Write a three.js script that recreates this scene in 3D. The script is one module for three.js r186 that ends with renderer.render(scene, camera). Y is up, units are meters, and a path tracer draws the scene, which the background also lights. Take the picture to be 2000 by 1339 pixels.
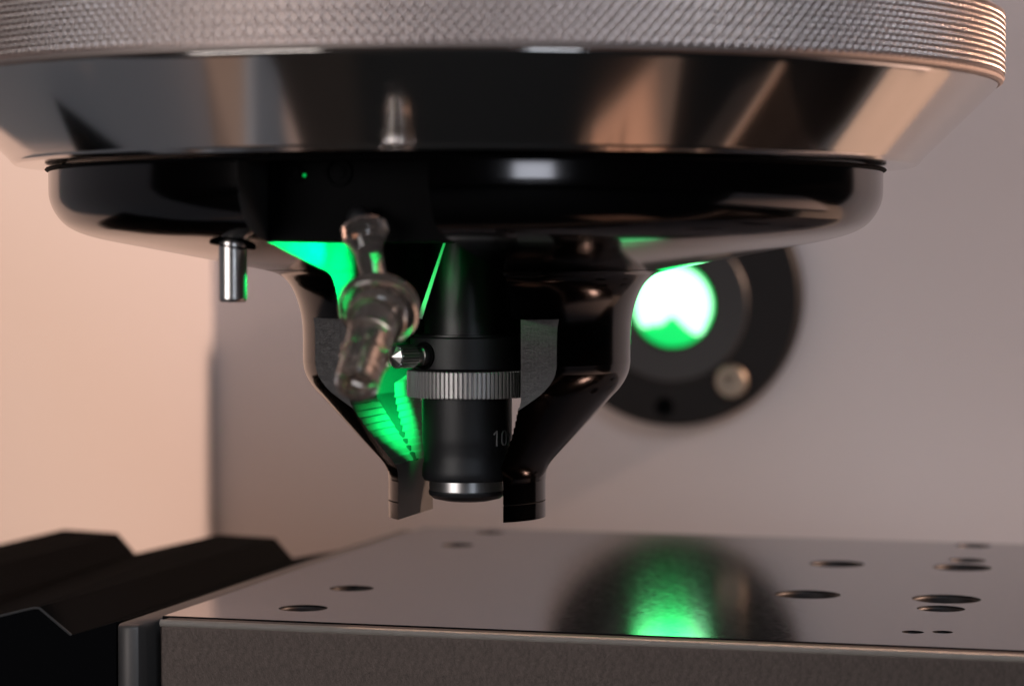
import * as THREE from 'three';
import { RoundedBoxGeometry } from 'three/addons/geometries/RoundedBoxGeometry.js';
import { mergeGeometries, toCreasedNormals } from 'three/addons/utils/BufferGeometryUtils.js';
import { RectAreaLightUniformsLib } from 'three/addons/lights/RectAreaLightUniformsLib.js';
import { FontLoader } from 'three/addons/loaders/FontLoader.js';
import { TextGeometry } from 'three/addons/geometries/TextGeometry.js';
import { Brush, Evaluator, SUBTRACTION } from 'three-bvh-csg';

// ------------------------------------------------------------------ camera, light, exposure
const scene = new THREE.Scene();
scene.background = new THREE.Color().setRGB(0.006, 0.0055, 0.006);
const camera = new THREE.PerspectiveCamera(15.25, 1024 / 685, 0.02, 20);
camera.position.set(0, 0, 0.75);
camera.rotation.x = -Math.atan(170 / 5000);
camera.focus = 0.735;
camera.userData.fStop = 9.5;
const renderer = new THREE.WebGLRenderer({ antialias: true });
renderer.toneMapping = THREE.LinearToneMapping;
renderer.toneMappingExposure = 1;
renderer.shadowMap.enabled = true;
RectAreaLightUniformsLib.init();

const WARM = new THREE.Color().setRGB(1, 0.63, 0.455);
const COOL = new THREE.Color().setRGB(0.80, 0.88, 1);
const NEUTRAL = new THREE.Color().setRGB(1, 0.93, 0.90);
const GREEN = new THREE.Color().setRGB(0.0, 1, 0.17);

// ------------------------------------------------------------------ helpers
const K = 0.00015;                        // one working unit of the drawing: 0.15 mm
const TURN = -15.5 * Math.PI / 180;       // the machine stands turned against the camera
const AXIS_X = -0.0132;                   // optical axis of the head
const H = (v) => (500 - v) * K;           // drawing height -> metres
let seed = 7;
const rnd = () => { seed = (seed * 1664525 + 1013904223) >>> 0; return seed / 4294967296; };
const taken = {};
function numbered(n) { const k = taken[n] = (taken[n] ?? -1) + 1; return k ? `${n}_${String(k).padStart(3, '0')}` : n; }
function thing(name, label, category, group) {
  const o = new THREE.Group(); o.name = numbered(name); o.userData = { label, category };
  if (group) o.userData.group = group;
  scene.add(o); return o;
}
function part(name, geometry, m, parent = scene) {
  const o = new THREE.Mesh(geometry, m); o.name = name; o.castShadow = o.receiveShadow = true; parent.add(o); return o;
}
function structure(name, geometry, m) { const o = part(name, geometry, m); o.userData = { kind: 'structure' }; return o; }
function machineFrame(o, y = 0) { o.position.set(AXIS_X, y, 0); o.rotation.y = TURN; return o; }
// body of revolution from [radius, height] points (top to bottom, outside), normals taken from the profile and split at edges sharper than crease
function revolve(points, segments = 192, crease = 0.5) {
  const p = points.filter((q, i) => !i || Math.hypot(q[0] - points[i - 1][0], q[1] - points[i - 1][1]) > 1e-9), n = p.length;
  const nor = [], len = [];
  for (let i = 0; i < n - 1; i++) { const dr = p[i + 1][0] - p[i][0], dy = p[i + 1][1] - p[i][1], l = Math.hypot(dr, dy); nor.push([-dy / l, dr / l]); len.push(l); }
  const rows = [];
  const join = (i, j) => { if (i < 0 || j > n - 2) return null; const [a, b] = [nor[i], nor[j]]; if (a[0] * b[0] + a[1] * b[1] < Math.cos(crease)) return null; const x = a[0] * len[i] + b[0] * len[j], y = a[1] * len[i] + b[1] * len[j], l = Math.hypot(x, y); return [x / l, y / l]; };
  for (let i = 0; i < n - 1; i++) rows.push([p[i], join(i - 1, i) ?? nor[i], p[i + 1], join(i, i + 1) ?? nor[i]]);
  const pos = [], no = [], uv = [], idx = []; let run = 0;
  for (let r = 0; r < rows.length; r++) {
    const [a, na, b, nb] = rows[r], base = pos.length / 3, run2 = run + len[r];
    for (let k = 0; k <= segments; k++) {
      const t = k === segments ? 0 : k / segments * Math.PI * 2, s = Math.sin(t), c = Math.cos(t);
      pos.push(a[0] * s, a[1], a[0] * c, b[0] * s, b[1], b[0] * c);
      no.push(na[0] * s, na[1], na[0] * c, nb[0] * s, nb[1], nb[0] * c);
      uv.push(k / segments * 2, run * 10, k / segments * 2, run2 * 10);
    }
    for (let k = 0; k < segments; k++) { const q = base + k * 2; if (b[0] > 1e-9) idx.push(q, q + 1, q + 3); if (a[0] > 1e-9) idx.push(q, q + 3, q + 2); }
    run = run2;
  }
  const g = new THREE.BufferGeometry();
  g.setAttribute('position', new THREE.Float32BufferAttribute(pos, 3)); g.setAttribute('normal', new THREE.Float32BufferAttribute(no, 3)); g.setAttribute('uv', new THREE.Float32BufferAttribute(uv, 2)); g.setIndex(idx);
  return g;
}
const turned = (points, segments = 192, crease = 0.5) => revolve(points.map(([r, v]) => [r * K, H(v)]), segments, crease);
// a smooth run through the listed points, for polished curves
function smooth(points, n = 40) { const c = new THREE.CatmullRomCurve3(points.map(([r, v]) => new THREE.Vector3(r, v, 0)), false, 'centripetal'); return c.getPoints(n).map((q) => [q.x, q.y]); }
function box(w, h, d, x = 0, y = 0, z = 0, r = 0) {
  const g = r ? new RoundedBoxGeometry(w, h, d, 3, r) : new THREE.BoxGeometry(w, h, d);
  return g.translate(x, y, z);
}
function along(g, a, b) {                 // turn a geometry built along +y from the origin so that it runs from a to b
  const d = b.clone().sub(a).normalize();
  return g.applyQuaternion(new THREE.Quaternion().setFromUnitVectors(new THREE.Vector3(0, 1, 0), d)).translate(a.x, a.y, a.z);
}
const V = (x, y, z) => new THREE.Vector3(x, y, z);

// ------------------------------------------------------------------ procedural textures
function noiseTexture(w, h, fn, srgb = false) {
  const d = new Uint8Array(w * h * 4);
  for (let j = 0; j < h; j++) for (let i = 0; i < w; i++) {
    const c = fn(i, j), k = (j * w + i) * 4, a = Array.isArray(c) ? c : [c, c, c];
    for (let q = 0; q < 3; q++) d[k + q] = Math.max(0, Math.min(255, a[q] * 255));
    d[k + 3] = 255;
  }
  const t = new THREE.DataTexture(d, w, h); t.magFilter = THREE.LinearFilter; t.minFilter = THREE.LinearMipmapLinearFilter; t.generateMipmaps = true;
  t.wrapS = t.wrapT = THREE.RepeatWrapping; if (srgb) t.colorSpace = THREE.SRGBColorSpace; t.needsUpdate = true; return t;
}
function lattice(n) { const a = new Float32Array(n * n); for (let i = 0; i < n * n; i++) a[i] = rnd(); return (x, y) => {
  x = ((x % n) + n) % n; y = ((y % n) + n) % n; const i = Math.floor(x), j = Math.floor(y), u = x - i, v = y - j, s = u * u * (3 - 2 * u), t = v * v * (3 - 2 * v);
  const q = (p, r) => a[(r % n) * n + (p % n)];
  return (q(i, j) * (1 - s) + q(i + 1, j) * s) * (1 - t) + (q(i, j + 1) * (1 - s) + q(i + 1, j + 1) * s) * t; }; }
const L64 = lattice(64), L16 = lattice(16), L256 = lattice(256);
const S = 512;
const mottle = noiseTexture(S, S, (i, j) => 0.30 + 0.28 * L64(i / 8, j / 8) + 0.22 * L16(i / 32, j / 32) + 0.24 * L256(i / 2, j / 2));
const brushed = noiseTexture(S, S, (i, j) => 0.35 + 0.3 * L256(i / 24, j / 2) + 0.2 * L64(i / 8, j / 8) + 0.15 * L256(i / 3 + 9, j / 1));
const grain = noiseTexture(S, S, (i, j) => 0.45 + 0.35 * L256(i / 2, j / 2) + 0.2 * L64(i / 8, j / 8));
const faint = noiseTexture(S, S, (i, j) => 0.82 + 0.10 * L16(i / 32, j / 32) + 0.05 * L64(i / 8, j / 8) + 0.03 * L256(i / 2, j / 2));
const smear = noiseTexture(S, S, (i, j) => 0.42 + 0.3 * L16(i / 32, j / 32) + 0.2 * L256(i / 2, j / 2));
const rep = (t, x, y = x) => { const c = t.clone(); c.repeat.set(x, y); c.needsUpdate = true; return c; };

// ------------------------------------------------------------------ materials
const lin = (r, g, b) => new THREE.Color().setRGB(r, g, b);
const std = (o) => new THREE.MeshStandardMaterial(o);
const M = {
  chrome: std({ color: lin(0.72, 0.68, 0.65), metalness: 1, roughness: 0.10 }),
  knurl: std({ color: lin(0.66, 0.57, 0.54), metalness: 1, roughness: 0.32 }),
  lip: std({ color: lin(0.50, 0.42, 0.39), metalness: 1, roughness: 0.55 }),
  darkChrome: std({ color: lin(0.075, 0.07, 0.07), metalness: 1, roughness: 0.12 }),
  satinBlack: std({ color: lin(0.028, 0.026, 0.026), metalness: 1, roughness: 0.13 }),
  housing: std({ color: lin(0.20, 0.17, 0.16), metalness: 0.6, roughness: 0.45 }),
  cutSteel: std({ color: lin(0.17, 0.16, 0.16), metalness: 0.5, roughness: 0.5, map: rep(faint, 6), bumpMap: rep(brushed, 8, 8), bumpScale: 0.00025 }),
  slotDark: std({ color: lin(0.05, 0.05, 0.05), metalness: 0.2, roughness: 0.55, bumpMap: rep(brushed, 6, 6), bumpScale: 0.0002 }),
  milled: std({ color: lin(0.04, 0.04, 0.04), metalness: 0.1, roughness: 0.65, bumpMap: rep(grain, 60, 60), bumpScale: 0.0001 }),
  black: new THREE.MeshPhysicalMaterial({ color: lin(0.0025, 0.0025, 0.003), specularIntensity: 0.15, roughness: 0.7 }),
  tubeBlack: std({ color: lin(0.003, 0.003, 0.0033), roughness: 0.36 }),
  facet: std({ color: lin(0.85, 0.82, 0.80), metalness: 1, roughness: 0.36 }),
  screwSteel: std({ color: lin(0.80, 0.78, 0.77), metalness: 1, roughness: 0.3 }),
  boltSteel: std({ color: lin(0.26, 0.22, 0.18), metalness: 1, roughness: 0.5 }),
  brownPaint: std({ color: lin(0.56, 0.36, 0.26), roughness: 0.6, map: rep(faint, 3) }),
  anodized: std({ color: lin(0.016, 0.016, 0.018), metalness: 0.1, roughness: 0.42, bumpMap: rep(grain, 6, 3), bumpScale: 0.00003 }),
  anodizedKnurl: std({ color: lin(0.62, 0.60, 0.60), metalness: 0.6, roughness: 0.45 }),
  silver: std({ color: lin(0.75, 0.73, 0.73), metalness: 1, roughness: 0.28 }),
  steel: std({ color: lin(0.70, 0.66, 0.64), metalness: 1, roughness: 0.28 }),
  brightSteel: std({ color: lin(0.72, 0.70, 0.69), metalness: 1, roughness: 0.2 }),
  tableTop: std({ color: lin(0.17, 0.162, 0.17), metalness: 1, roughness: 0.155, roughnessMap: rep(smear, 55, 55) }),
  tableSide: std({ color: lin(0.9, 0.86, 0.84), metalness: 0.5, roughness: 0.5, map: noiseTexture(S, S, (i, j) => { const a = 0.07 + 0.05 * L64(i / 8, j / 8) + 0.05 * L16(i / 32 + 3, j / 32) + 0.06 * L256(i / 2, j / 2); return [a * 0.66, a * 0.52, a * 0.46]; }), bumpMap: rep(mottle, 16, 1.6), bumpScale: 0.0001 }),
  stripSteel: std({ color: lin(0.09, 0.083, 0.08), metalness: 0.6, roughness: 0.5 }),
  bore: std({ color: lin(0.022, 0.017, 0.016), metalness: 0.3, roughness: 0.5 }),
  worn: std({ color: lin(0.46, 0.40, 0.35), metalness: 0.4, roughness: 0.45, bumpMap: rep(mottle, 30, 4), bumpScale: 0.0002 }),
  bellows: new THREE.MeshPhysicalMaterial({ color: lin(0.0035, 0.0035, 0.004), specularIntensity: 0.04, roughness: 1, bumpMap: rep(grain, 8, 8), bumpScale: 0.0001 }),
  binding: std({ color: lin(0.03, 0.028, 0.028), roughness: 0.8 }),
  flange: new THREE.MeshPhysicalMaterial({ color: lin(0.009, 0.009, 0.010), specularIntensity: 0.35, roughness: 0.55, bumpMap: rep(grain, 4), bumpScale: 0.00005 }),
  bezel: std({ color: lin(0.012, 0.012, 0.014), metalness: 0.2, roughness: 0.45 }),
  whitePaint: std({ color: lin(0.53, 0.515, 0.53), roughness: 0.75, bumpMap: rep(grain, 12, 24), bumpScale: 0.0001 }),
  greyPaint: std({ color: lin(0.30, 0.28, 0.26), roughness: 0.7, map: rep(faint, 2) }),
  print: std({ color: lin(0.35, 0.35, 0.36), roughness: 0.6 }),
  clearPlastic: new THREE.MeshPhysicalMaterial({ color: lin(0.80, 0.68, 0.61), roughness: 0.07, transmission: 0.95, thickness: 0.01, ior: 1.49 }),
  glass: new THREE.MeshPhysicalMaterial({ color: lin(0.9, 1, 0.93), roughness: 0.05, transmission: 1, thickness: 0.001, ior: 1.5 }),
  frosted: std({ color: lin(0.34, 0.40, 0.37), roughness: 0.8 }),
  greenGlow: std({ color: lin(0.01, 0.05, 0.02), emissive: GREEN, emissiveIntensity: 0.52 }),
  greenSpill: std({ color: lin(0.02, 0.3, 0.1), emissive: GREEN, emissiveIntensity: 0.8 }),
  laserLens: std({ color: lin(0.1, 0.5, 0.2), emissive: lin(0.40, 1, 0.55), emissiveIntensity: 2.5 }),
  bulb: std({ color: lin(1, 0.8, 0.6), emissive: WARM, emissiveIntensity: 6 }),
  shade: std({ color: lin(0.3, 0.28, 0.26), roughness: 0.5 }),
  panel: std({ color: lin(0.5, 0.5, 0.5), emissive: COOL, emissiveIntensity: 2 }),
  softPanel: std({ color: lin(0.5, 0.5, 0.5), emissive: NEUTRAL, emissiveIntensity: 2 }),
  pane: std({ color: lin(0.5, 0.5, 0.5), emissive: COOL, emissiveIntensity: 3.5 }),
  frame: std({ color: lin(0.3, 0.3, 0.3), roughness: 0.6 }),
  floor: std({ color: lin(0.006, 0.006, 0.006), roughness: 0.7, map: rep(faint, 4) }),
};

// (texture scale of the skirt, in repeats along and across)
M.tableSide.map.repeat.set(26, 2.6);

// ------------------------------------------------------------------ setting: enclosure panels, floor
{
  // the panels stand square with the machine; their joint is at the left
  const cx = -0.1474, cz = -0.511;
  const place = (g) => g.rotateY(TURN).translate(cx, 0, cz);
  structure('back_wall', place(box(0.72, 1.5, 0.03, 0.36, 0.12, -0.015)), M.whitePaint);
  structure('side_wall', place(box(0.03, 1.5, 0.62, -0.015, 0.12, 0.31)), M.whitePaint);
  structure('unseen_enclosure_floor', place(box(0.72, 0.02, 0.26, 0.36, -0.20, 0.13)), M.greyPaint);  // out of view; bounces warm light onto the lower back wall
  structure('floor', box(3.4, 0.04, 4.2, 0.1, -0.65, 0.9), M.floor);
}

// ------------------------------------------------------------------ unseen lamps outside the frame
{
  const lamp = thing('unseen_work_lamp', 'unseen warm lamp with a conical shade, out of view to the right', 'lamp');  // out of view; placed to light the left panel and right collar
  const p = V(0.85, 0.36, -0.20), aim = V(-0.10, -0.16, -0.30);
  lamp.position.copy(p);
  lamp.quaternion.setFromUnitVectors(V(0, -1, 0), aim.clone().sub(p).normalize());
  part('bulb', new THREE.SphereGeometry(0.03, 24, 16), M.bulb, lamp);
  part('lamp_shade', revolve([[0.030, 0.080], [0.050, 0.076], [0.066, 0.055], [0.085, 0.0], [0.083, 0.0], [0.063, 0.053], [0.048, 0.073], [0.030, 0.077], [0.030, 0.080]], 64), M.shade, lamp);
  part('stem', new THREE.CylinderGeometry(0.012, 0.012, 0.5, 20).translate(0, 0.33, 0), M.shade, lamp);
  const l = new THREE.SpotLight(WARM, 4.9, 0, 0.75, 0.7); l.shadow.radius = 1.5; l.castShadow = true; l.name = 'unseen_work_lamp_glow'; l.position.set(0, -0.001, 0); l.target.position.set(0, -1, 0); lamp.add(l, l.target);

  const ceil = thing('unseen_ceiling_light', 'unseen rectangular cool white light, out of view above and behind the camera', 'ceiling light');  // out of view; placed to brighten the front of the collar
  ceil.position.set(0.35, 1.15, 1.7); ceil.lookAt(0, 0, 0);
  part('light_panel', box(0.9, 0.5, 0.006), M.panel, ceil);
  part('light_frame', mergeGeometries([box(1.0, 0.05, 0.04, 0, 0.275, 0), box(1.0, 0.05, 0.04, 0, -0.275, 0), box(0.05, 0.5, 0.04, -0.475, 0, 0), box(0.05, 0.5, 0.04, 0.475, 0, 0)]), M.frame, ceil);
  const cl = new THREE.RectAreaLight(COOL, 7.8, 0.9, 0.5); cl.name = 'unseen_ceiling_glow'; cl.position.z = 0.01; cl.rotation.y = Math.PI; ceil.add(cl);

  const soft = thing('unseen_soft_light', 'unseen large soft white light panel, out of view behind the camera on the left', 'light panel');  // out of view; lights the objective and cut faces from front left
  soft.position.set(-1.06, 0.10, 1.24); soft.lookAt(0, 0, 0);
  part('light_panel', box(0.76, 0.5, 0.006), M.softPanel, soft);
  part('light_frame', mergeGeometries([box(0.84, 0.04, 0.04, 0, 0.27, 0), box(0.84, 0.04, 0.04, 0, -0.27, 0), box(0.04, 0.5, 0.04, -0.40, 0, 0), box(0.04, 0.5, 0.04, 0.40, 0, 0)]), M.frame, soft);
  const sl = new THREE.RectAreaLight(NEUTRAL, 3.8, 0.76, 0.5); sl.name = 'unseen_soft_glow'; sl.position.z = 0.01; sl.rotation.y = Math.PI; soft.add(sl);

  const win = thing('window', 'unseen bright cool pane, out of view behind the camera', 'window');  // out of view; gives the bluish blob mirrored in the plate rim
  win.position.set(0.72, 0.18, 2.3); win.lookAt(0, 0, 0);
  part('pane', box(0.42, 0.30, 0.004), M.pane, win);
  const f = mergeGeometries([box(0.5, 0.04, 0.03, 0, 0.172, 0), box(0.5, 0.04, 0.03, 0, -0.172, 0), box(0.04, 0.30, 0.03, -0.232, 0, 0), box(0.04, 0.30, 0.03, 0.232, 0, 0)]);
  part('window_frame', f, M.frame, win);
  const r = new THREE.RectAreaLight(COOL, 3.0, 0.42, 0.30); r.name = 'unseen_window_glow'; r.position.z = 0.01; r.rotation.y = Math.PI; win.add(r);
}

// ------------------------------------------------------------------ the head of the machine
const evaluator = new Evaluator(); evaluator.useGroups = true; evaluator.attributes = ['position', 'normal', 'uv'];
const brush = (g, m) => { const b = new Brush(g.index ? g : g, m); b.updateMatrixWorld(true); return b; };
function cut(geometry, m, tools) {
  let r = brush(geometry, m);
  for (const [g, tm] of tools) r = evaluator.evaluate(r, brush(g, tm), SUBTRACTION);
  return r;
}
const head = machineFrame(thing('instrument_head', 'large polished chrome instrument head with knurled collar hanging above the table', 'machine head'));
{
  // knurled collar: staggered pyramids in rows round the rim
  const N = 350, sub = 8, rows = 6, rs = 9, R = 1024, top = 48, bottom = 168;
  const nu = N * sub, nv = rows * rs, pos = [], uv = [], idx = [], tri = (x) => 1 - Math.abs((x - Math.floor(x)) * 2 - 1);
  for (let j = 0; j <= nv; j++) for (let i = 0; i <= nu; i++) {
    const v = j / rs, u = (i % nu) / sub, h = 11 * Math.min(tri(u + v), tri(u - v)), a = i / nu * Math.PI * 2, r = (R - 4 + h) * K;
    pos.push(Math.sin(a) * r, H(bottom + (top - bottom) * j / nv), Math.cos(a) * r); uv.push(i / nu * 60, j / nv);
  }
  for (let j = 0; j < nv; j++) for (let i = 0; i < nu; i++) { const a = j * (nu + 1) + i, b = a + 1, c = a + nu + 1, d = c + 1; idx.push(a, b, d, a, d, c); }
  const g = new THREE.BufferGeometry(); g.setAttribute('position', new THREE.Float32BufferAttribute(pos, 3)); g.setAttribute('uv', new THREE.Float32BufferAttribute(uv, 2)); g.setIndex(idx); g.computeVertexNormals();
  const ring = part('knurled_collar', g, M.knurl, head);
  part('lower_lip', turned([[1003, 166], [1025, 167], [1028, 170], [1027, 175], [1021, 179], [1003, 179]], 256), M.lip, ring);
  part('upper_lip', turned([[983, 40], [1019, 41], [1023, 44], [1021, 50], [983, 50]], 256), M.knurl, ring);
  part('housing', turned([[0, -420], [965, -420], [980, -410], [980, 42], [0, 42]], 192), M.housing, head);
  const skirt = part('tapered_skirt', turned([[0, 170], [1017, 170], [1017, 180], [1012, 187], [876, 319], [873, 324], [867, 329], [0, 333]], 384, 0.3), M.chrome, head);
  part('seal_ring', turned([[780, 333], [808, 333.5], [811, 337], [808, 340], [780, 341]], 256), M.black, skirt);

  // cutters, in the machine's own axes: u across, s towards the front
  const slot = box(334 * K, (617 - 300) * K, 1100 * K, 0, (H(617) + H(300)) / 2, 420 * K);
  const P = (u, v) => [u * K, H(v)];
  // half profile of the opening: straight, then milled down in steps, then straight again
  const half = (top, inset) => { const p = [[168 - inset, top], [168, top + inset], [168, 770]]; for (let i = 0; i < 10; i++) { const f = (i + 1) / 10, u = 168 - 63 * f * (0.75 + 0.25 * f); p.push([u + 2.5, 770 + 130 * f - 2], [u, 770 + 130 * f]); } p.push([105, 915], [105, 1100]); return p; };
  const opening = (top, inset) => { const h = half(top, inset), s = new THREE.Shape(); [...h, ...h.map(([u, v]) => [-u, v]).reverse()].forEach(([u, v], i) => (i ? s.lineTo(...P(u, v)) : s.moveTo(...P(u, v)))); s.closePath(); return s; };
  const windowCut = new THREE.ExtrudeGeometry(opening(616, 0.5), { depth: 450 * K, bevelEnabled: false });
  const wb = opening(735, 18);            // the opening at the back starts lower
  const backCut = new THREE.ExtrudeGeometry(wb, { depth: 451 * K, bevelEnabled: false, curveSegments: 10 }).translate(0, 0, -450 * K);
  const frontFlat = box(1200 * K, 500 * K, 400 * K, 0, H(617) - 250 * K, (215 + 200) * K);
  const bore = turned([[0, 560], [178, 560], [178, 772], [104, 905], [104, 1100], [0, 1100]], 96, 0.3);

  const plate = cut(turned([[0, 338], [802, 338], [804, 342], ...smooth([[804, 372], [803, 388], [798, 406], [788, 424], [774, 440], [755, 452], [732, 461], [706, 468], [670, 475.5], [640, 481]], 60), [380, 530], [0, 530]], 384, 0.6), M.darkChrome, [[slot, M.slotDark]]);
  plate.name = 'nose_plate'; head.add(plate);
  const cone = cut(turned([[0, 528], [392, 528], ...smooth([[380, 530.5], [366, 536], [352, 547], [341, 562], [332, 582], [325, 606], [321, 632], [320, 662]], 60), ...smooth([[320, 704], [317, 722], [310, 739], [298, 757], [284, 772]], 40),
    ...smooth([[172, 893], [162, 906], [156, 920], [154, 936]], 40), [154, 1008], [0, 1008]], 384, 0.6), M.satinBlack, [[slot, M.slotDark], [bore, M.black], [windowCut, M.milled], [backCut, M.milled], [frontFlat, M.cutSteel], [turned([[152.6, 974], [158, 974], [158, 976.4], [152.6, 976.4], [152.6, 974]], 256), M.black]]);  // bore walls coloured black for the shade inside
  cone.name = 'nose_cone'; head.add(cone);

  // black block that fills the slot through the plate, with its socket screws
  const bl = part('mount_block', box(330 * K, (476 - 336) * K, 640 * K, 0, (H(476) + H(336)) / 2, 330 * K, 2 * K), M.black, head);
  const ringAt = (u, v, r) => part('socket_screw', mergeGeometries([new THREE.TorusGeometry(r * K, 3 * K, 10, 40), new THREE.CylinderGeometry(r * 0.55 * K, r * 0.55 * K, 4 * K, 6).rotateX(Math.PI / 2).toNonIndexed()].map((g) => g.index ? g.toNonIndexed() : g)).translate(u * K, H(v), 652 * K), M.black, bl);
  ringAt(-35, 358, 22); ringAt(-112, 360, 12);
  const greenDot = part('green_dot', new THREE.SphereGeometry(3.2 * K, 12, 10).translate(-98 * K, H(362), 652 * K), M.greenGlow, bl);  // small self-lit green dot on the block face
  greenDot.castShadow = false;
}
// the pin pressed into the underside of the plate
{
  const pin = thing('dowel_pin', 'short polished steel dowel pin hanging from the underside of the chrome head', 'pin');
  pin.position.set(AXIS_X - 403 * K, H(483), 500 * K);
  part('shank', revolve([[0, 24], [25, 24], [25, -92], [24, -95], [21, -98], [0, -98]].map(([r, y]) => [r * K, y * K]), 64), M.steel, pin);
  part('shaded_pin_recess', new THREE.CylinderGeometry(41 * K, 41 * K, 1.6 * K, 48).rotateX(0.06).rotateZ(-0.14).translate(0, 1.0 * K, 0), M.black, pin);  // black disc in place of the shaded recess round the pin
}

// ------------------------------------------------------------------ the objective
const objective = thing('microscope_objective', 'black microscope objective with ribbed ring and silver tip inside the chrome nose', 'objective');
objective.position.set(AXIS_X, 0, 0);
{
  part('mount_tube', turned([[0, 470], [84, 470], [84, 652], [104, 652], [104, 657], [0, 657]], 128), M.tubeBlack, objective);
  const collar = part('collar', turned([[0, 656], [108, 656], [111, 659], [111, 717], [108, 720], [0, 720]], 160), M.anodized, objective);
  // ribbed ring: each rib is part of one turned ring
  const n = 82, pts = [];
  for (let i = 0; i < n; i++) { const a = i / n * Math.PI * 2, w = Math.PI * 2 / n; for (const [f, r] of [[0, 112.6], [0.16, 117.2], [0.62, 117.6], [0.78, 112.6]]) pts.push(new THREE.Vector2(Math.cos(a + f * w) * r * K, Math.sin(a + f * w) * r * K)); }
  const gear = new THREE.ExtrudeGeometry(new THREE.Shape(pts), { depth: 47 * K, bevelEnabled: true, bevelThickness: 2.5 * K, bevelSize: 1.5 * K, bevelOffset: -1.5 * K, bevelSegments: 2 }).rotateX(-Math.PI / 2).translate(0, H(772), 0);
  part('ribbed_ring', gear, M.anodizedKnurl, objective);
  const barrel = part('barrel', turned([[0, 774], [88, 774], [88, 850], [87, 866], [84.5, 884], [85, 900], [88, 916], [88, 930], [84, 937], [0, 937]], 160, 0.7), M.anodized, objective);
  part('silver_band', turned([[0, 936], [70, 936], [74, 938], [74, 957], [0, 957]], 128), M.silver, objective);
  part('tip', turned([[0, 957], [75, 957], [75.5, 960], [74, 966], [66, 973], [48, 977], [44, 978], [42, 974], [0, 970]], 128, 0.4), M.anodized, objective);
  // engraved magnification, bent round the barrel
  const font = await new FontLoader().loadAsync('fonts/droid/droid_sans_regular.typeface.json');
  const t = new TextGeometry('10x', { font, size: 30 * K, depth: 0.8 * K, curveSegments: 6, bevelEnabled: false });
  const p = t.attributes.position, R0 = 87.6 * K, a0 = 0.59;
  for (let i = 0; i < p.count; i++) { const a = a0 + p.getX(i) / R0, r = R0 + p.getZ(i); p.setXYZ(i, Math.sin(a) * r, H(867) + p.getY(i), Math.cos(a) * r); }
  t.computeVertexNormals();
  part('engraved_number', t, M.print, barrel);
  // clamp screw through the collar
  const a = -47 * Math.PI / 180, dir = V(Math.sin(a), 0, Math.cos(a));
  const start = V(Math.sin(a) * 100 * K, H(692), Math.cos(a) * 100 * K), end = V(Math.sin(a) * 200 * K, H(692), Math.cos(a) * 200 * K);
  const tooth = []; for (let i = 0; i < 22; i++) for (const [f, r] of [[0, 20.8], [0.25, 22.6], [0.55, 22.6], [0.8, 20.8]]) { const t = (i + f) / 22 * Math.PI * 2; tooth.push(new THREE.Vector2(Math.cos(t) * r * K, Math.sin(t) * r * K)); }
  const headGeo = new THREE.ExtrudeGeometry(new THREE.Shape(tooth), { depth: 40 * K, bevelEnabled: true, bevelThickness: 2 * K, bevelSize: 1.5 * K, bevelOffset: -1.5 * K, bevelSegments: 1 }).rotateX(-Math.PI / 2).translate(0, 42 * K, 0);
  const screw = part('clamp_screw', along(revolve([[0, 44], [15, 44], [15, 26], [19, 24], [19, 6], [15, 4], [15, 0], [0, 0]].map(([r, y]) => [r * K, y * K]), 40), start, end), M.steel, objective);
  part('knurled_head', along(headGeo, start, end), M.screwSteel, screw);
  part('faceted_face', along(new THREE.ConeGeometry(20 * K, 9.5 * K, 9, 1).toNonIndexed().translate(0, 88.6 * K, 0), start, end), M.facet, screw).geometry.computeVertexNormals();
  part('shaded_screw_recess', along(new THREE.CylinderGeometry(27 * K, 27 * K, 10 * K, 40), dir.clone().multiplyScalar(107 * K).setY(H(692)), dir.clone().multiplyScalar(140 * K).setY(H(692))), M.black, collar);  // black disc put in for the shaded recess in the collar
}

// ------------------------------------------------------------------ the swivel nozzle in front of the slot
{
  const at = (px, py, d) => V((px - 1000) / 5000 * d, (500 - py) / 5000 * d, 0.75 - d);
  const noz = thing('swivel_nozzle', 'small translucent plastic nozzle with round flange hanging before the dark slot', 'nozzle');
  const k = 0.65 / 5000;
  const lat = (pts, a, b, seg = 64, cr = 0.28) => along(revolve(pts.slice().reverse().map(([r, y]) => [r * k, y * k]), seg, cr), a, b);
  const A = at(703, 428, 0.650), B = at(712, 448, 0.648), C = at(734, 560, 0.640), D = at(742, 600, 0.634), E2 = at(690, 770, 0.606);
  part('ball_joint', new THREE.SphereGeometry(26 * k, 32, 20).translate(A.x, A.y, A.z), M.anodized, noz);
  part('neck', lat([[0, -8], [42, -8], [46, -4], [46, 12], [40, 22], [33, 34], [27, 50], [23, 128], [0, 128]], B, C), M.clearPlastic, noz);
  part('flange', lat([[0, -10], [72, -10], [77, -7], [78, -4], [78, 14], [76, 18], [72, 21], [0, 21]], D, E2), M.clearPlastic, noz);
  const barrel = part('barrel', lat([[0, 22], [58, 22], [58, 40], [55, 44], [45, 46], [43, 146], [47, 148], [47, 158], [42, 160], [39, 238], [36, 242], [24, 242], [22, 226], [0, 226]], D, E2), M.clearPlastic, noz);
}

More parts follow.
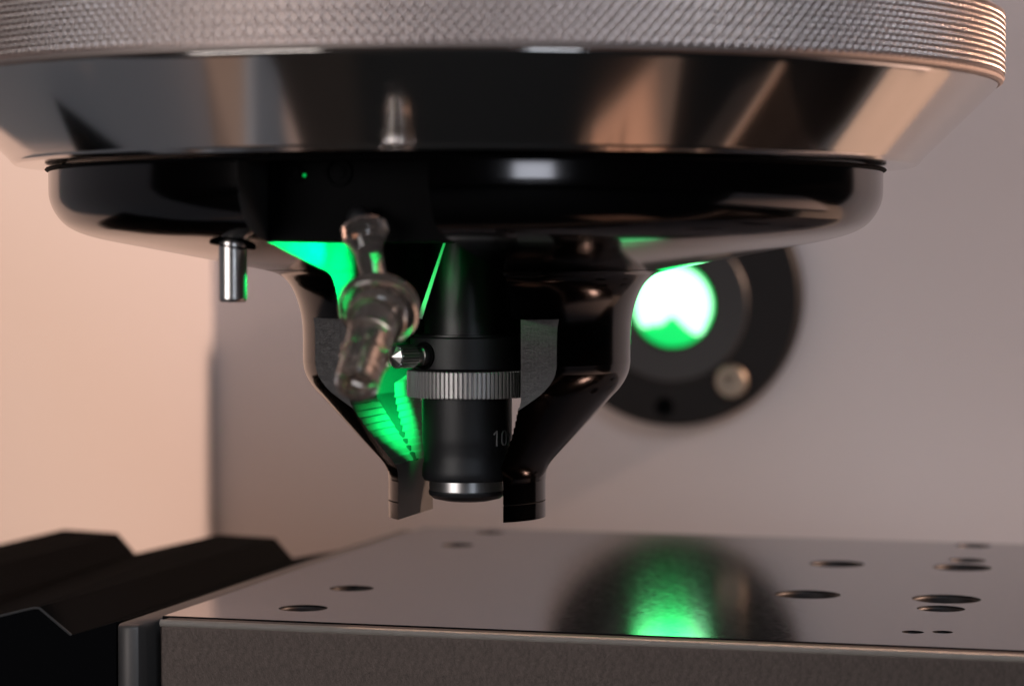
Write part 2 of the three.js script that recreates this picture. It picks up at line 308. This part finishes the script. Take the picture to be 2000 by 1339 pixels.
// ------------------------------------------------------------------ green light in the nose: tilted glass plate, edge and walls lit by unseen green spots
{
  const at = (px, py, d) => V((px - 1000) / 5000 * d, (500 - py) / 5000 * d, 0.75 - d);
  const bs = thing('beam_splitter', 'thin tilted glass plate whose edge is lit green by an unseen spot', 'glass plate');
  const a = at(876, 452, 0.722), b = at(820, 622, 0.722), len = a.distanceTo(b);
  const g = new THREE.BoxGeometry(12 * K, len, 1.2 * K, 1, 1, 1); const p = g.attributes.position;
  for (let i = 0; i < p.count; i++) if (p.getY(i) > 0) p.setX(i, p.getX(i) * 0.45);
  g.translate(0, len / 2, 0);
  const q = (geo) => along(geo, b, a);
  part('frosted_edge', q(g.rotateY(-0.75)), M.frosted, bs);
  part('glass_plate', q(box(4 * K, len, 60 * K, 0, len / 2, -31 * K)), M.glass, bs);
  const spot = (u, v, s, tu, tv, ts, I, ang, pen, lit) => {  // unseen green spots, placed to light the slot walls and plate edge
    const o = machineFrame(new THREE.Group()); o.updateMatrixWorld(true);
    const from = V(u * K, H(v), s * K).applyMatrix4(o.matrixWorld), to = V(tu * K, H(tv), ts * K).applyMatrix4(o.matrixWorld);
    const l = new THREE.SpotLight(GREEN, I, 0, ang, pen); l.position.copy(from); l.target.position.copy(to); l.shadow.radius = 0.08; l.castShadow = true; l.name = 'unseen_green_glow'; bs.add(l); bs.add(l.target);
    if (lit) part('unseen_green_light', new THREE.SphereGeometry(2 * K, 12, 8).translate(from.x, from.y, from.z), M.greenGlow, bs);  // tiny emitter set out of view at the spot
  };
  spot(-12, 545, 195, -167, 528, 262, 0.07, 0.58, 0.9);
  spot(-100, 486, 262, -167, 497, 470, 0.028, 0.42, 0.9);
  spot(-146, 545, 272, -8, 540, 203, 0.0038, 0.5, 0.3);
  spot(-40, 765, -150, -165, 775, -10, 0.026, 0.8, 0.6, true);
}

// ------------------------------------------------------------------ laser port on the back panel
{
  const port = thing('laser_port', 'round black flange on the back wall with a blazing green lens', 'laser port');
  const d = 1.187, k = d / 5000, X = (1312 - 1000) * k, Y = (500 - 580) * k, Z = 0.75 - d;
  port.position.set(X, Y, Z); port.rotation.y = TURN;
  const lat = (pts, seg = 96, cr = 0.5) => revolve(pts.slice().reverse().map(([r, y]) => [r * k, y * k]), seg, cr).rotateX(Math.PI / 2);
  const body = cut(lat([[0, -50], [253, -50], [253, -6], [247, 0], [0, 0]], 128), M.flange, [
    [new THREE.CylinderGeometry(84 * k, 84 * k, 60 * k, 72).rotateX(Math.PI / 2).translate(0, -16 * k, 0), M.flange],
    [new THREE.CylinderGeometry(19 * k, 19 * k, 60 * k, 32).rotateX(Math.PI / 2).translate(-14 * k, -215 * k, 0), M.black]]);
  body.name = 'flange'; port.add(body);
  part('bezel', lat([[86, -1], [90, 2], [148, 4], [152, 0]], 96), M.bezel, port).position.y = -16 * k;
  // inside the bore: a lit lens, a glowing disc for its green spill, the barrel wall
  part('lens_barrel', new THREE.CylinderGeometry(83 * k, 83 * k, 36 * k, 72, 1, true).rotateX(Math.PI / 2).translate(0, -16 * k, -20 * k), M.bezel, port);
  const s = new THREE.Shape(); const R = 76;
  const pts = [];
  for (let i = 0; i <= 40; i++) { const a = (-28 + i / 40 * 236) * Math.PI / 180; pts.push([Math.cos(a) * R, Math.sin(a) * R]); }
  pts.push([-58, -44], [-40, -40], [-22, -38], [-8, -26], [2, -24], [14, -34], [30, -48], [48, -58], [60, -52]);
  s.moveTo(pts[0][0] * k, pts[0][1] * k); s.splineThru(pts.slice(1).map(([x, y]) => new THREE.Vector2(x * k, y * k)));
  part('lens_light', new THREE.ExtrudeGeometry(s, { depth: 2 * k, bevelEnabled: false, curveSegments: 60 }).translate(0, -16 * k, -12 * k), M.laserLens, port);
  part('green_spill_disc', new THREE.CylinderGeometry(82 * k, 82 * k, 3 * k, 72).rotateX(Math.PI / 2).translate(0, -16 * k, -16 * k), M.greenSpill, port);  // glowing disc stands in for green light on bore wall and rim
  const l = new THREE.SpotLight(GREEN, 0.004, 0, 1.2, 0.5); l.name = 'lens_glow'; l.position.set(0, -16 * k, 6 * k); l.target.position.set(0, -60 * k, 400 * k); l.shadow.radius = 0.9; l.castShadow = true; port.add(l, l.target);
  const sc = part('socket_screw', lat([[0, -2], [31, -2], [31, 16], [28, 19], [15, 19], [14, 10], [0, 8]], 48).translate(121 * k, -163 * k, 0), M.boltSteel, port);
}

// ------------------------------------------------------------------ the steel table
const table = machineFrame(thing('steel_table', 'flat ground steel table with round bolt holes under the head', 'machine table'), -0.106);
{
  const x0 = -0.0872, x1 = 0.20, z0 = -0.236, z1 = 0.0222;
  const s = new THREE.Shape([[x0, -z1], [x1, -z1], [x1, -z0], [x0, -z0]].map(([x, y]) => new THREE.Vector2(x, y)));
  const holes = [[-0.0528, -0.0042, 0.0071], [-0.0538, -0.0516, 0.0068], [-0.0564, -0.1778, 0.0056], [-0.0568, -0.2226, 0.0051], [0.0889, -0.0759, 0.0100], [0.0862, -0.1577, 0.0092], [0.1288, -0.1591, 0.0096],
    [0.1285, -0.1802, 0.0062], [0.1319, -0.0767, 0.0103], [0.1326, -0.0544, 0.0069], [0.1300, -0.0040, 0.0028], [0.1381, -0.0063, 0.0026], [0.1264, -0.2268, 0.0060]];
  for (const [x, z, r] of holes) { const h = new THREE.Path(); h.absarc(x, -z, r, 0, Math.PI * 2, true); s.holes.push(h); }
  const g = new THREE.ExtrudeGeometry(s, { depth: 0.012, bevelEnabled: true, bevelThickness: 0.0003, bevelSize: 0.0003, bevelOffset: -0.0003, bevelSegments: 2, curveSegments: 48 }).rotateX(-Math.PI / 2).translate(0, -0.0123, 0);
  part('plate', g, [M.tableTop, M.black], table);
  for (const [x, z, r] of holes) part('bore_wall', revolve([[r - 0.0002, -0.012], [r - 0.0002, -0.0009], [r + 0.0001, -0.0004], [r + 0.0001, -0.0002]], 48).translate(x, 0, z), M.bore, table);
  // front skirt with its worn upper edge, a little below the plate's surface
  const fs = box(x1 - x0 - 0.002, 0.05, 0.0064, (x0 + x1) / 2 + 0.001, -0.02535, z1 + 0.0033, 0.0008);
  part('front_skirt', fs, M.tableSide, table);
  const edge = new THREE.CylinderGeometry(0.0011, 0.0011, x1 - x0 - 0.002, 20).rotateZ(Math.PI / 2).translate((x0 + x1) / 2 + 0.001, -0.0013, z1 + 0.0058);
  part('worn_edge', edge, M.worn, table);
  part('core', box(x1 - x0 - 0.01, 0.04, z1 - z0 - 0.01, (x0 + x1) / 2, -0.0335, (z0 + z1) / 2), M.black, table);
  // side strip with a rounded front end
  const st = new THREE.Shape(); const w = 0.0088, a = -0.0974;
  st.absarc(a + w / 2, -z1 - 0.008, w / 2, Math.PI, Math.PI * 2, false); st.lineTo(a + w, -z0); st.lineTo(a, -z0); st.closePath();
  const strip = new THREE.ExtrudeGeometry(st, { depth: 0.05, bevelEnabled: true, bevelThickness: 0.0012, bevelSize: 0.0012, bevelOffset: -0.0012, bevelSegments: 4, curveSegments: 24 }).rotateX(-Math.PI / 2).translate(0, -0.0525, 0);
  part('side_strip', toCreasedNormals(strip, 0.6), M.stripSteel, table);
}

// ------------------------------------------------------------------ unseen things below and beside the table, placed for the chrome skirt to mirror
{
  const tray = thing('unseen_tray', 'unseen brown tray with two dark slots, out of view below the table front', 'tray');
  tray.position.set(0.165, -0.38, 0.03);
  part('tray_body', box(0.09, 0.05, 0.18, 0, 0.025, 0, 0.003), M.brownPaint, tray);
  for (const x of [-0.025, -0.010]) part('slot', box(0.002, 0.002, 0.15, x, 0.0505, 0), M.black, tray);
  const desk = thing('unseen_control_desk', 'unseen sloping brown panel out of view below the bellows, mirrored in the skirt', 'control panel');
  desk.position.set(-0.31, -0.36, 0.02); desk.rotation.set(0.55, 0, 0.45);
  part('panel_face', box(0.14, 0.03, 0.2, 0, 0, 0, 0.003), M.brownPaint, desk);
  part('edge_rail', box(0.014, 0.036, 0.2, 0.078, 0, 0, 0.003), M.whitePaint, desk);  // pale rail out of view, placed for a bright reflected stripe
  const deck = machineFrame(thing('unseen_side_deck', 'unseen white deck out of view right of the table, mirrored in the skirt', 'deck'), -0.19);
  part('deck_top', box(0.36, 0.03, 0.34, 0.52, 0, -0.14, 0.004), M.whitePaint, deck);
}

// ------------------------------------------------------------------ the folded way cover
const cover = machineFrame(thing('bellows_cover', 'black folded bellows way cover beside the steel table', 'bellows'));
{
  const zf = 0.030, zb = -0.200, low = -0.17;
  // one fold: a prism whose ridge line runs from the back profile to the front profile
  const fold = (back, front) => {
    const pos = [], quad = (a, b, c, d) => pos.push(...a, ...b, ...c, ...a, ...c, ...d), n = back.length;
    const B = [...back, [back[n - 1][0], low], [back[0][0], low]].map(([x, y]) => [x, y, zb]), F = [...front, [front[n - 1][0], low], [front[0][0], low]].map(([x, y]) => [x, y, zf]);
    for (let i = 0; i < n + 2; i++) { const j = (i + 1) % (n + 2); quad(F[i], F[j], B[j], B[i]); }
    for (let i = 0; i < n - 1; i++) { quad(F[i], [F[i][0], low, zf], [F[i + 1][0], low, zf], F[i + 1]); quad(B[i + 1], [B[i + 1][0], low, zb], [B[i][0], low, zb], B[i]); }
    const g = new THREE.BufferGeometry(); g.setAttribute('position', new THREE.Float32BufferAttribute(pos, 3));
    g.setAttribute('uv', new THREE.Float32BufferAttribute(pos.flatMap((v, i) => i % 3 === 2 ? [] : [i % 3 ? (pos[i + 1] - pos[i]) * 10 : v * 10]), 2)); g.computeVertexNormals(); return g;
  };
  const bind = (front, f) => { const c = new THREE.CurvePath(); for (let i = 0; i < front.length - 1; i++) c.add(new THREE.LineCurve3(V(...front[i], zf), V(...front[i + 1], zf))); part('edge_binding', new THREE.TubeGeometry(c, 40, 0.00045, 8), M.binding, f); };
  part('fold', fold([[-0.1290, -0.1157], [-0.1100, -0.1120], [-0.1000, -0.1085]], [[-0.1128, -0.1117], [-0.1050, -0.1093], [-0.0985, -0.1073]]), M.bellows, cover);
  for (let k = 0; k < 5; k++) {
    const o = -k * 0.0655, q = -k * 0.060, w = k ? -0.0006 : 0;
    const front = [[-0.1728 + q, -0.1165 + w], [-0.1270 + q, -0.1046 + w], [-0.1235 + q, -0.1038 + w], [-0.1128 + q, -0.1117 + w]];
    const f = part('fold', fold([[-0.1945 + o, -0.1160], [-0.1594 + o, -0.1074], [-0.1363 + o, -0.1081], [-0.1290 + o, -0.1157]], front), M.bellows, cover);
    bind(front, f);
  }
}

renderer.render(scene, camera);
